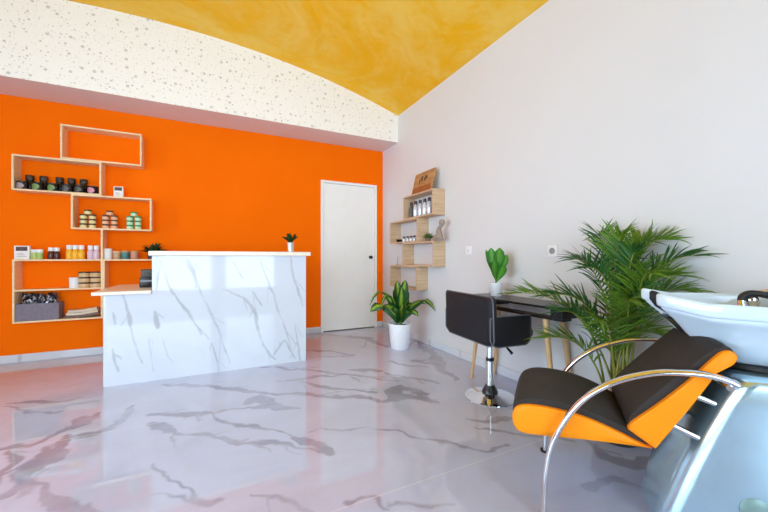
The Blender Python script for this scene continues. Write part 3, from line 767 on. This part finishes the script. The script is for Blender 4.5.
# ------------------------------------------------------------------ black desk with wooden legs
Dx0, Dx1, Dy0, Dy1, Dz0, Dz1 = 1.96, 2.25, 1.43, 2.36, .622, .707
DK = thing('console_desk', 'narrow black desk with pale wooden legs against the white wall', 'desk', ((Dx0 + Dx1) / 2, (Dy0 + Dy1) / 2, 0))
hx, hy = (Dx1 - Dx0) / 2, (Dy1 - Dy0) / 2
g = G(); g.box(-hx, hx, -hy, hy, Dz1 - .016, Dz1, .002); g.build('desk_top', 'desk_black', DK, smooth=0)
g = G(); g.box(-hx, -hx + .09, -hy, hy, Dz0, Dz0 + .014, .002); g.build('bottom_board', 'desk_black', DK, smooth=0)
for y0, y1 in ((-hy, -hy + .085), (hy - .22, hy)):
    g = G(); g.box(-hx, hx, y0, y1, Dz0 + .0142, Dz1 - .0162, .001); g.build('drawer_box', 'desk_black', DK, smooth=0)
    g = G(); g.box(-hx - .004, -hx - .0002, y0 + .004, y1 - .004, Dz0 + .018, Dz1 - .02, .001); g.build('drawer_front', 'desk_black', DK, smooth=0)
for sx in (-1, 1):
    for sy in (-1, 1):
        xx = sx * (hx - .035); yy = sy * (hy - .15)
        if sx > 0 and sy < 0: yy += .05
        g = G(); g.tube([(xx, yy, (Dz0 if sx < 0 else Dz1 - .016) - .0005), (xx + sx * .018, yy + sy * .085, 0)], [.021, .013], 14); g.build('leg', 'leg_wood', DK)
p = at_x(495, 297, 2.10)
FP = thing('potted_plant', 'broad-leaved green plant in a ribbed white pot on the black desk', 'plant', (2.11, p.y, Dz1 + .0003))
g = G(); seg = 48; prof = [(.041, 0), (.044, .004), (.05, .105), (.051, .11), (.046, .11), (.043, .09), (0, .088)]
rs = []
for i, (r, z) in enumerate(prof):
    rs.append([Vector(((r + (.0012 * math.cos(PI * k) if 0 < i < 3 else 0)) * math.cos(2 * PI * k / seg), (r + (.0012 * math.cos(PI * k) if 0 < i < 3 else 0)) * math.sin(2 * PI * k / seg), z)) for k in range(seg)])
g.rings(rs, True, False); g.build('pot', 'white_pot', FP)
g = G(); g.tube([(0, 0, .088), (0, 0, .16), (.005, 0, .22)], [.006, .005, .003], 8); g.build('stem', 'green_stem', FP)
g = G()
for (r, z, fwd, w, z0, tw) in ((-.085, .385, .0, .030, .13, .8), (-.05, .40, -.03, .036, .17, -.4), (.015, .40, -.045, .046, .17, .1), (.085, .345, -.02, .032, .14, -.8), (.05, .375, .03, .038, .18, .5), (-.035, .30, -.06, .040, .12, .3), (.04, .26, -.07, .038, .11, -.2), (-.06, .32, .05, .036, .15, .9), (.06, .29, .06, .036, .14, -.9)):
    b0 = Vector((0, 0, z0)); e = Rv * r + Fv * fwd + Vector((0, 0, z)); c = Rv * r * .75 + Fv * fwd * .5 + Vector((0, 0, z0 + (z - z0) * .55))
    pts = [b0 * (1 - t) ** 2 + c * 2 * t * (1 - t) + e * t * t for t in [i / 8 for i in range(9)]]
    g.leaf(pts, [w * q for q in (.10, .24, .48, .72, .9, 1., 1., .78, .12)], (Rv + Fv * tw).normalized(), .25)
g.build('leaves', 'fiddle_leaf', FP, smooth=60)

# ------------------------------------------------------------------ black tub chair on a chrome pedestal
TC = thing('tub_chair', 'black leather tub chair on a round chrome pedestal base at the desk', 'chair', (1.824, 1.917, 0), math.radians(-5.6))
g = G(); g.lathe([(.178, 0), (.182, .004), (.181, .009), (.15, .016), (.09, .026), (.06, .034), (.056, .036), (0, .036)], 56); g.build('base_disc', 'chrome', TC)
g = G(); g.lathe([(.058, .0365), (.056, .045), (.048, .065), (.038, .08), (.034, .092), (0, .092)], 32); g.build('reflection_dome', 'black_plastic', TC)  # black dome stands in for the chair mirrored in the chrome
g = G(); g.lathe([(.027, .0925), (.027, .27), (0, .27)], 24); g.build('pedestal_column', 'chrome', TC)
g = G(); g.lathe([(.030, .2705), (.030, .29), (.027, .292), (0, .292)], 24); g.build('collar', 'black_plastic', TC)
g = G(); g.lathe([(.021, .2925), (.021, .43), (0, .43)], 24); g.build('gas_lift', 'chrome', TC)
g = G(); g.box(-.10, .10, -.09, .09, .4305, .45, .004); g.build('seat_plate', 'black_plastic', TC, smooth=0)
g = G(); g.tube(smooth_path([(.0, -.06, .441), (.005, -.11, .43), (.015, -.15, .41), (.02, -.17, .395)], 4), .006, 8); g.tube([(.018, -.162, .401), (.03, -.20, .368)], [.008, .010], 10); g.build('lever', 'black_plastic', TC)
ol = rrect(.42, .42, .05)
g = G(); g.slab(ol, .085, .03, lambda a, b_, t: Vector((a + .02, b_, .497 + t + (.012 * (1 - (a / .21) ** 2) if t > 0 else 0)))); g.build('seat', 'black_leather', TC)
hb = .328; W = .565
ol = rrect(W, hb, .055, 8, .03)
def bmap(a, b_, t):
    q = (a / (W / 2)); p = b_ / hb + .5
    return Vector((-.196 + .014 * q * q - .012 * p + t, a - .012, .449 + hb / 2 + b_ - .006 * q * q * p))
g = G(); g.slab(ol, .06, .022, bmap); bk = g.build('backrest', 'black_leather', TC)
g = G(); g.tube([bmap(a, b_, -.014) for a, b_ in ol] + [bmap(*ol[0], -.014)], .0045, 8, False); g.build('piping', 'black_welt', bk)
for sgn in (-1, 1):
    ol2 = rrect(.33, .197, .06, 8, .022)
    amap = lambda a, b_, t: Vector((-.052 + a, sgn * (.268 - .012 * (a / .165) ** 2 + t) - .012, .4495 + .0985 + b_))
    g = G(); g.slab(ol2, .05, .018, amap); ar = g.build('armrest', 'black_leather', TC)
    g = G(); g.tube([amap(a, b_, .0135) for a, b_ in ol2] + [amap(*ol2[0], .0135)], .004, 8, False); g.build('piping', 'black_welt', ar)

# ------------------------------------------------------------------ backwash unit: chair, silver base and white basin
P0 = Vector((1.139, 1.05, 0)); Lv = Vector((.79005, .61304, 0)); Bv = Vector((.61304, -.79005, 0))
BU = thing('backwash_unit', 'salon hair-wash unit with orange and brown seat, chrome arms, silver base and white basin', 'backwash unit', P0 + Lv * .21, math.atan2(-.79005, .61304))
def U(s, lat, z): return Vector((s, lat - .21, z))          # s backwards from the seat edge, lat across from the near side
# seat cushion
def cushion(front, rear, crown, dirv, n=17, lat0=.012, lat1=.408):
    rs = []
    for i in range(n):
        t = i / (n - 1); q = abs(2 * t - 1)
        k = 1 - q ** 3.2
        lat = lat0 + (lat1 - lat0) * t
        ring = []
        for (s_, z_, w_) in front: ring.append(U(s_ + dirv[0] * crown * k * w_, lat, z_ + dirv[1] * crown * k * w_))
        for (s_, z_) in rear: ring.append(U(s_, lat, z_))
        rs.append(ring)
    return rs
def dense(pl, n=5):
    pts = smooth_path([Vector((p[0], p[1], p[2] if len(p) > 2 else 0)) for p in pl], n); return [tuple(p) for p in pts]
seat_top = dense([(-.006, .345, .15), (-.010, .386, .4), (.008, .420, .7), (.040, .436, .9), (.085, .444, 1), (.17, .445, 1), (.26, .430, 1), (.35, .404, .8), (.400, .386, .4)])
seat_bot = [(.458, .344), (.36, .338), (.25, .328), (.12, .312), (.03, .305), (.004, .315)]
g = G(); g.rings(cushion(seat_top, seat_bot, .048, (-.10, 1))); g.build('seat', 'brown_leather', BU, smooth=50)
back_front = dense([(.398, .392, .1), (.400, .43, .6), (.43, .475, 1), (.50, .56, 1), (.572, .642, 1), (.625, .700, 1), (.655, .722, .9), (.680, .724, .6), (.692, .706, .2)])
back_rear = [(.680, .680), (.655, .666), (.60, .565), (.545, .468), (.50, .393), (.472, .345), (.44, .362)]
g = G(); g.rings(cushion(back_front, back_rear, .034, (-.7, .7))); g.build('backrest', 'brown_leather', BU, smooth=50)
so = dense([(-.006, .325), (-.012, .352), (-.006, .385), (.015, .408), (.06, .419), (.12, .421), (.19, .417), (.27, .404), (.36, .376), (.42, .352), (.466, .338)], 4)
so += [(.36, .331), (.25, .321), (.12, .305), (.04, .298), (.008, .304)]
bo = dense([(.394, .390), (.402, .415), (.43, .446), (.49, .508), (.56, .588), (.60, .640), (.64, .692), (.662, .712), (.684, .713), (.696, .696), (.684, .672), (.655, .658)], 4)
bo += [(.60, .556), (.545, .458), (.50, .383), (.474, .338)]
def side_plate(outl, lat, nm):
    g = G(); c = Vector((sum(p[0] for p in outl) / len(outl), sum(p[1] for p in outl) / len(outl)))
    sgn = -1 if lat < .2 else 1
    def ring(f, d): return [U(c.x + (p[0] - c.x) * f, lat + sgn * d, c.y + (p[1] - c.y) * f) for p in outl]
    g.rings([ring(1, -.02), ring(1, .004), ring(.985, .010), ring(.95, .013), ring(.6, .015), ring(.2, .016)])
    o = g.build(nm, 'orange_leather', BU, smooth=50); o['label'] = 'orange leather side'
for lat in (.006, .414):
    side_plate(so, lat, 'seat_side'); side_plate(bo, lat, 'backrest_side')
# chrome arms
arm = smooth_path([(.108, 0, .012), (.112, 0, .10), (.119, 0, .20), (.143, 0, .313), (.193, 0, .418), (.240, 0, .487), (.290, 0, .536), (.353, 0, .580), (.42, 0, .611), (.485, 0, .631), (.577, 0, .640), (.63, 0, .634), (.668, 0, .622)], 5)
for lat in (-.05, .47):
    g = G(); g.tube([U(p.x, lat, p.z) for p in arm], .0165, 16, True, .66, (0, 1, 0))
    a = g.build('armrest', 'chrome', BU, smooth=60); a['label'] = 'curved chrome arm'
    g = G(); g.lathe([(.022, 0), (.022, .010), (.018, .012), (0, .012)], 16, U(.108, lat, 0)); g.build('foot', 'black_rubber', a)
    g = G(); g.tube([U(.666, lat, .6225), U(.676, lat, .618), U(.681, lat, .616)], [.0172, .0172, .012], 14, True, .72, (0, 1, 0)); g.build('arm_end', 'chrome', a)
g = G(); g.tube([U(.150, -.05, .325), U(.150, .47, .325)], .011, 12); g.build('cross_bar', 'chrome', BU)
g = G(); g.tube([U(.66, -.05, .605), U(.66, .47, .605)], .011, 12); g.build('cross_bar', 'chrome', BU)
for lat in (.075, .345):
    for (s0, z0, s1, z1) in ((.575, .537, .70, .494), (.52, .414, .66, .358)):
        g = G(); g.tube([U(s0, lat, z0), U(s1, lat, z1)], .011, 12); g.build('bracket_rod', 'chrome', BU)
# silver base
LC = .225
def base_ring(z, sf, sb, hw, r, n=7):
    out = []
    for cx, cy, a0 in ((sb, -hw, -PI / 2), (sb, hw, 0), (sf, hw, PI / 2), (sf, -hw, PI)):
        sx = 1 if cx == sb else -1; sy = 1 if cy > 0 else -1
        for k in range(n + 1):
            a = a0 + PI / 2 * k / n; out.append(U(cx - sx * r + r * math.cos(a), LC + cy - sy * r + r * math.sin(a), z))
    return out
prof = [(0.0, .497, .160), (.012, .499, .163), (.10, .520, .171), (.25, .564, .180), (.40, .614, .188), (.52, .660, .194), (.585, .688, .197), (.605, .700, .194), (.616, .716, .180), (.622, .735, .165), (.624, .76, .15)]
g = G(); g.rings([base_ring(z, sf, 1.16, hw, .062 if i < 8 else .05) for i, (z, sf, hw) in enumerate(prof)]); bs = g.build('base', 'silver_shell', BU, smooth=50)
gg = G(); gg.lathe([(.042, 0), (.042, .005), (.034, .009), (.02, .011), (0, .0115)], 28)
pc = U(.76, LC - .1765, .172); M = Matrix.Translation(pc) @ Matrix.Rotation(PI / 2 - .07, 4, 'X')
g = G(); g.add([M @ Vector(v) for v in gg.v], gg.f); g.build('cover_cap', 'grey_cap', bs)
# basin
half = [(.575, 0.), (.570, .035), (.552, .070), (.525, .095), (.503, .114), (.505, .135), (.535, .163), (.585, .195), (.66, .228), (.75, .25), (.86, .262), (.98, .262), (1.09, .24), (1.16, .19), (1.19, .10), (1.197, 0.)]
hs = smooth_path([(a, b_, 0) for a, b_ in half], 4)
outl = [(p.x, p.y) for p in hs] + [(p.x, -p.y) for p in reversed(hs[1:-1])]
BC = (.85, 0.)
def rimz(s_, w_):
    z = .868 + .022 * max(0, min(1, (.62 - s_) / .12)) + .012 * max(0, min(1, (s_ - .9) / .25))
    if s_ < .6: z -= .030 * max(0, 1 - (abs(w_) / .10) ** 2)
    return z
def bring(f, dz=None, z=None, blend=0.):
    out = []
    for (s_, w_) in outl:
        zz = rimz(s_, w_)
        zz = zz + dz if z is None else (zz * (1 - blend) + z * blend if blend else z)
        out.append(U(BC[0] + (s_ - BC[0]) * f, LC + w_ * f, zz))
    return out
seq = [bring(.22, z=.630), bring(.34, z=.636), bring(.47, z=.655), bring(.60, z=.69, blend=.95), bring(.72, z=.73, blend=.92), bring(.83, z=.775, blend=.85), bring(.925, dz=-.066), bring(.955, dz=-.054), bring(.957, dz=-.049), bring(.985, dz=-.046), bring(.997, dz=-.040), bring(1., dz=-.030), bring(1., dz=-.008), bring(.992, dz=-.001), bring(.975, dz=.002), bring(.955, dz=0), bring(.94, dz=-.01),
       bring(.90, dz=-.05), bring(.82, z=.765, blend=.8), bring(.66, z=.72), bring(.4, z=.695), bring(.12, z=.688)]
g = G(); g.rings(seq); bn = g.build('basin', 'ceramic', BU, smooth=50)
g = G(); g.lathe([(.03, 0), (.03, .003), (.024, .004), (.02, .001), (0, .001)], 20, U(BC[0], LC, .689)); g.build('drain', 'chrome', bn)
g = G(); g.lathe([(.155, .6245), (.160, .632), (.158, .644), (.13, .650), (0, .650)], 40, U(.87, LC, 0), 1.15, .9); g.build('basin_gap_disc', 'black_rubber', BU)  # black disc filling the gap between basin and base
# black neck rest lining the notch and running down under the front
idx = [i for i in range(-18, 19)]
def op(i): return outl[i % len(outl)]
g = G(); rs = []
for i in idx:
    s_, w_ = op(i); z = rimz(s_, w_)
    if abs(w_) > .094: continue
    k = .5 + .5 * min(1, (.100 - abs(w_)) / .02)
    c = U(s_, LC + w_, z)
    def fp(f, dz, off): return U(BC[0] + (s_ - BC[0]) * f - off, LC + w_ * f, z + dz)
    rs.append([fp(.93, -.012, 0), fp(.955, .006 * k, 0), fp(1., .010 * k, 0), fp(1., 0, .010 * k), fp(1., -.03, .010 * k), fp(.93, -.062, .010), fp(.915, -.06, 0), fp(.985, -.03, 0), fp(.97, -.004, 0)])
rs.sort(key=lambda r: r[0].y)
g.rings(rs); nr = g.build('neck_rest', 'black_rubber', bn, smooth=60)
g = G(); rs = []
for t in [i / 8 for i in range(9)]:
    f = .93 - .46 * t; z = .80 * (1 - t) + .655 * t
    hw_ = .085 - .02 * t
    rs.append([U(BC[0] + (.545 - BC[0]) * f - o_, LC + w_, z - .012) for w_, o_ in ((-hw_, .0), (-hw_ * .5, .012), (0, .014), (hw_ * .5, .012), (hw_, .0), (hw_, -.02), (-hw_, -.02))])
g.rings(rs); g.build('tilt_strut', 'black_plastic', bn, smooth=50)
# mixer, hose and hand shower on the far rim
fz = .845
FA = U(.885, LC + .185, .785)
g = G(); g.lathe([(.034, 0), (.034, .01), (.026, .014), (.026, .05), (.03, .058), (.03, .075), (.022, .088), (.008, .094), (0, .095)], 24, FA); mx_ = g.build('mixer_tap', 'chrome', BU)
g = G(); g.tube(smooth_path([FA + Vector((0, 0, .085)), FA + Vector((.03, .0, .102)), FA + Vector((.09, .01, .115))], 4), [.009] * 4 + [.008] * 4 + [.006], 10); g.build('tap_lever', 'chrome', mx_)
g = G(); g.lathe([(.03, 0), (.03, .01), (.022, .014), (.022, .04), (.026, .05), (.012, .062), (0, .063)], 20, U(.99, LC + .19, .80)); g.build('shower_holder', 'chrome', mx_)
g = G(); g.tube(smooth_path([U(.845, LC + .15, .845), U(.85, LC + .153, .868), U(.88, LC + .155, .882), U(.94, LC + .15, .872), U(1.01, LC + .12, .85), U(1.07, LC + .07, .82), U(1.09, LC + .02, .78)], 6), .0135, 12); g.build('shower_hose', 'black_rubber', mx_)
g = G(); g.tube([U(.843, LC + .148, .852), U(.842, LC + .146, .83), U(.846, LC + .14, .80)], [.014, .018, .024], 14); g.build('hand_shower', 'chrome', mx_)

# ------------------------------------------------------------------ areca palm
pb0 = Vector((2.06, 1.16, 0))
PM = thing('areca_palm', 'tall feathery areca palm standing behind the wash chair by the white wall', 'plant', pb0)
g = G(); g.lathe([(.10, 0), (.105, .004), (.13, .19), (.135, .2), (.127, .2), (.12, .175), (0, .172)], 32); g.build('pot', 'dark_pot', PM)
g = G(); g.lathe([(.118, .1725), (0, .18)], 20); g.build('soil', 'soil', PM)
XM = XW - .02
rp = random.Random(11)
tips = [(597, 236, 2.16), (622, 236, 2.05), (646, 240, 2.17), (698, 256, 2.2), (690, 292, 2.18), (668, 240, 2.2), (571, 260, 2.05), (510, 294, 1.78), (545, 338, 1.80), (586, 268, 1.92), (652, 274, 1.92), (660, 335, 2.05), (558, 312, 1.80), (600, 322, 1.78), (630, 302, 1.84), (548, 296, 1.84), (680, 276, 2.1), (608, 252, 2.1), (636, 252, 2.0)]
for k, (u, v, X) in enumerate(tips):
    tip = at_x(u, v, X) - pb0
    a0 = Vector((rp.uniform(-.05, .05), rp.uniform(-.06, .06), .17))
    reach = math.hypot(tip.x, tip.y)
    top = max(tip.z, .55) + .05 + .18 * reach + rp.uniform(-.03, .05)
    c = Vector((a0.x + (tip.x - a0.x) * .22, a0.y + (tip.y - a0.y) * .22, top * .95))
    rach = [a0 * (1 - t) ** 2 + c * 2 * t * (1 - t) + tip * t * t for t in [i / 30 for i in range(31)]]
    g = G(); g.tube(rach, [.0075 - .006 * i / 30 for i in range(31)], 6)
    st = g.build('palm_stem', 'palm_stem', PM, smooth=60)
    g = G()
    nl = 24
    for i in range(nl):
        t = .34 + .66 * (i + .5) / nl
        j = t * 30; q = min(int(j), 29); p = rach[q].lerp(rach[q + 1], j - q)
        tg = (rach[q + 1] - rach[q]).normalized()
        sd = tg.cross(Vector((0, 0, 1)))
        if sd.length < .15: sd = Vector((.6, .8, 0))
        sd.normalize(); up = sd.cross(tg)
        env = math.sin(PI * min(1, .18 + .82 * (t - .34) / .66) ** .75) ** .6 if i < nl - 1 else .45
        for sg in (-1, 1):
            L = (.215 * env + .03) * rp.uniform(.85, 1.12)
            ang = .92 - .5 * (t - .34) / .66
            d = (sd * sg * math.sin(ang) + tg * math.cos(ang) + up * rp.uniform(.15, .55)).normalized()
            pts = []
            dr = rp.uniform(.10, .42)
            for s_ in (0, .25, .5, .75, 1):
                pp = p + d * L * s_ + Vector((0, 0, -dr * L * s_ * s_))
                w = pp + pb0
                if w.x > XM: pp.x = XM - pb0.x - .002 * (w.x - XM)
                pts.append(pp)
            wv = .0066 * (0.7 + .3 * env)
            g.leaf(pts, [wv * .35, wv, wv * .9, wv * .6, .0006], (tg - d * tg.dot(d)) if (tg - d * tg.dot(d)).length > .1 else up, .3)
    g.build('frond', 'palm_leaf' if k % 3 else 'palm_leaf_dark', PM, smooth=60)

# ------------------------------------------------------------------ daylight
w = bpy.data.worlds.new('sky'); SC.world = w; w.use_nodes = True
nt = w.node_tree; bg = nt.nodes['Background']
tc = nt.nodes.new('ShaderNodeTexCoord'); sep = nt.nodes.new('ShaderNodeSeparateXYZ'); nt.links.new(tc.outputs['Generated'], sep.inputs[0])
cr = nt.nodes.new('ShaderNodeValToRGB')
f_ = math_n(nt, 'MULTIPLY_ADD', sep.outputs[2], .5, .5); nt.links.new(f_, cr.inputs[0])
e = cr.color_ramp.elements
e[0].position = .0; e[0].color = (.72, .90, 1.06, 1); e[1].position = 1; e[1].color = (.50, .76, 1.06, 1)
q = e.new(.485); q.color = (.72, .90, 1.06, 1); q = e.new(.505); q.color = (.76, .92, 1.06, 1); q = e.new(.7); q.color = (.64, .86, 1.06, 1)
nt.links.new(cr.outputs[0], bg.inputs[0]); bg.inputs[1].default_value = 5.0
for x0, x1, z0, z1 in wins:
    ld = bpy.data.lights.new('window_daylight', 'AREA'); ld.shape = 'RECTANGLE'; ld.size = x1 - x0; ld.size_y = z1 - z0
    lo = bpy.data.objects.new('window_daylight', ld); COL.objects.link(lo)
    lo.location = ((x0 + x1) / 2, YF - .17, (z0 + z1) / 2); lo.rotation_euler = (PI / 2, 0, 0)
    ld.cycles.is_portal = True
ld = bpy.data.lights.new('window_daylight', 'AREA'); ld.shape = 'RECTANGLE'; ld.size = LW[1] - LW[0]; ld.size_y = LW[3] - LW[2]; ld.cycles.is_portal = True  # portal at the added left window
lo = bpy.data.objects.new('window_daylight', ld); COL.objects.link(lo)
lo.location = (XL - .17, (LW[0] + LW[1]) / 2, (LW[2] + LW[3]) / 2); lo.rotation_euler = (PI / 2, 0, -PI / 2)

# ------------------------------------------------------------------ camera
cd = bpy.data.cameras.new('camera'); cam = bpy.data.objects.new('camera', cd); COL.objects.link(cam)
cam.location = (0, 0, H); cam.rotation_euler = (PI / 2, 0, -YAW)
cd.sensor_width = 36; cd.lens = F / 768 * 36; cd.shift_y = (VY - 256) / 768; cd.clip_start = .02
SC.camera = cam
SC.view_settings.view_transform = 'Standard'; SC.view_settings.look = 'None'; SC.view_settings.exposure = 0.70; SC.view_settings.gamma = 1
SC.view_settings.use_curve_mapping = False
SC.cycles.max_bounces = 10; SC.cycles.diffuse_bounces = 6
SC.cycles.use_denoising = True
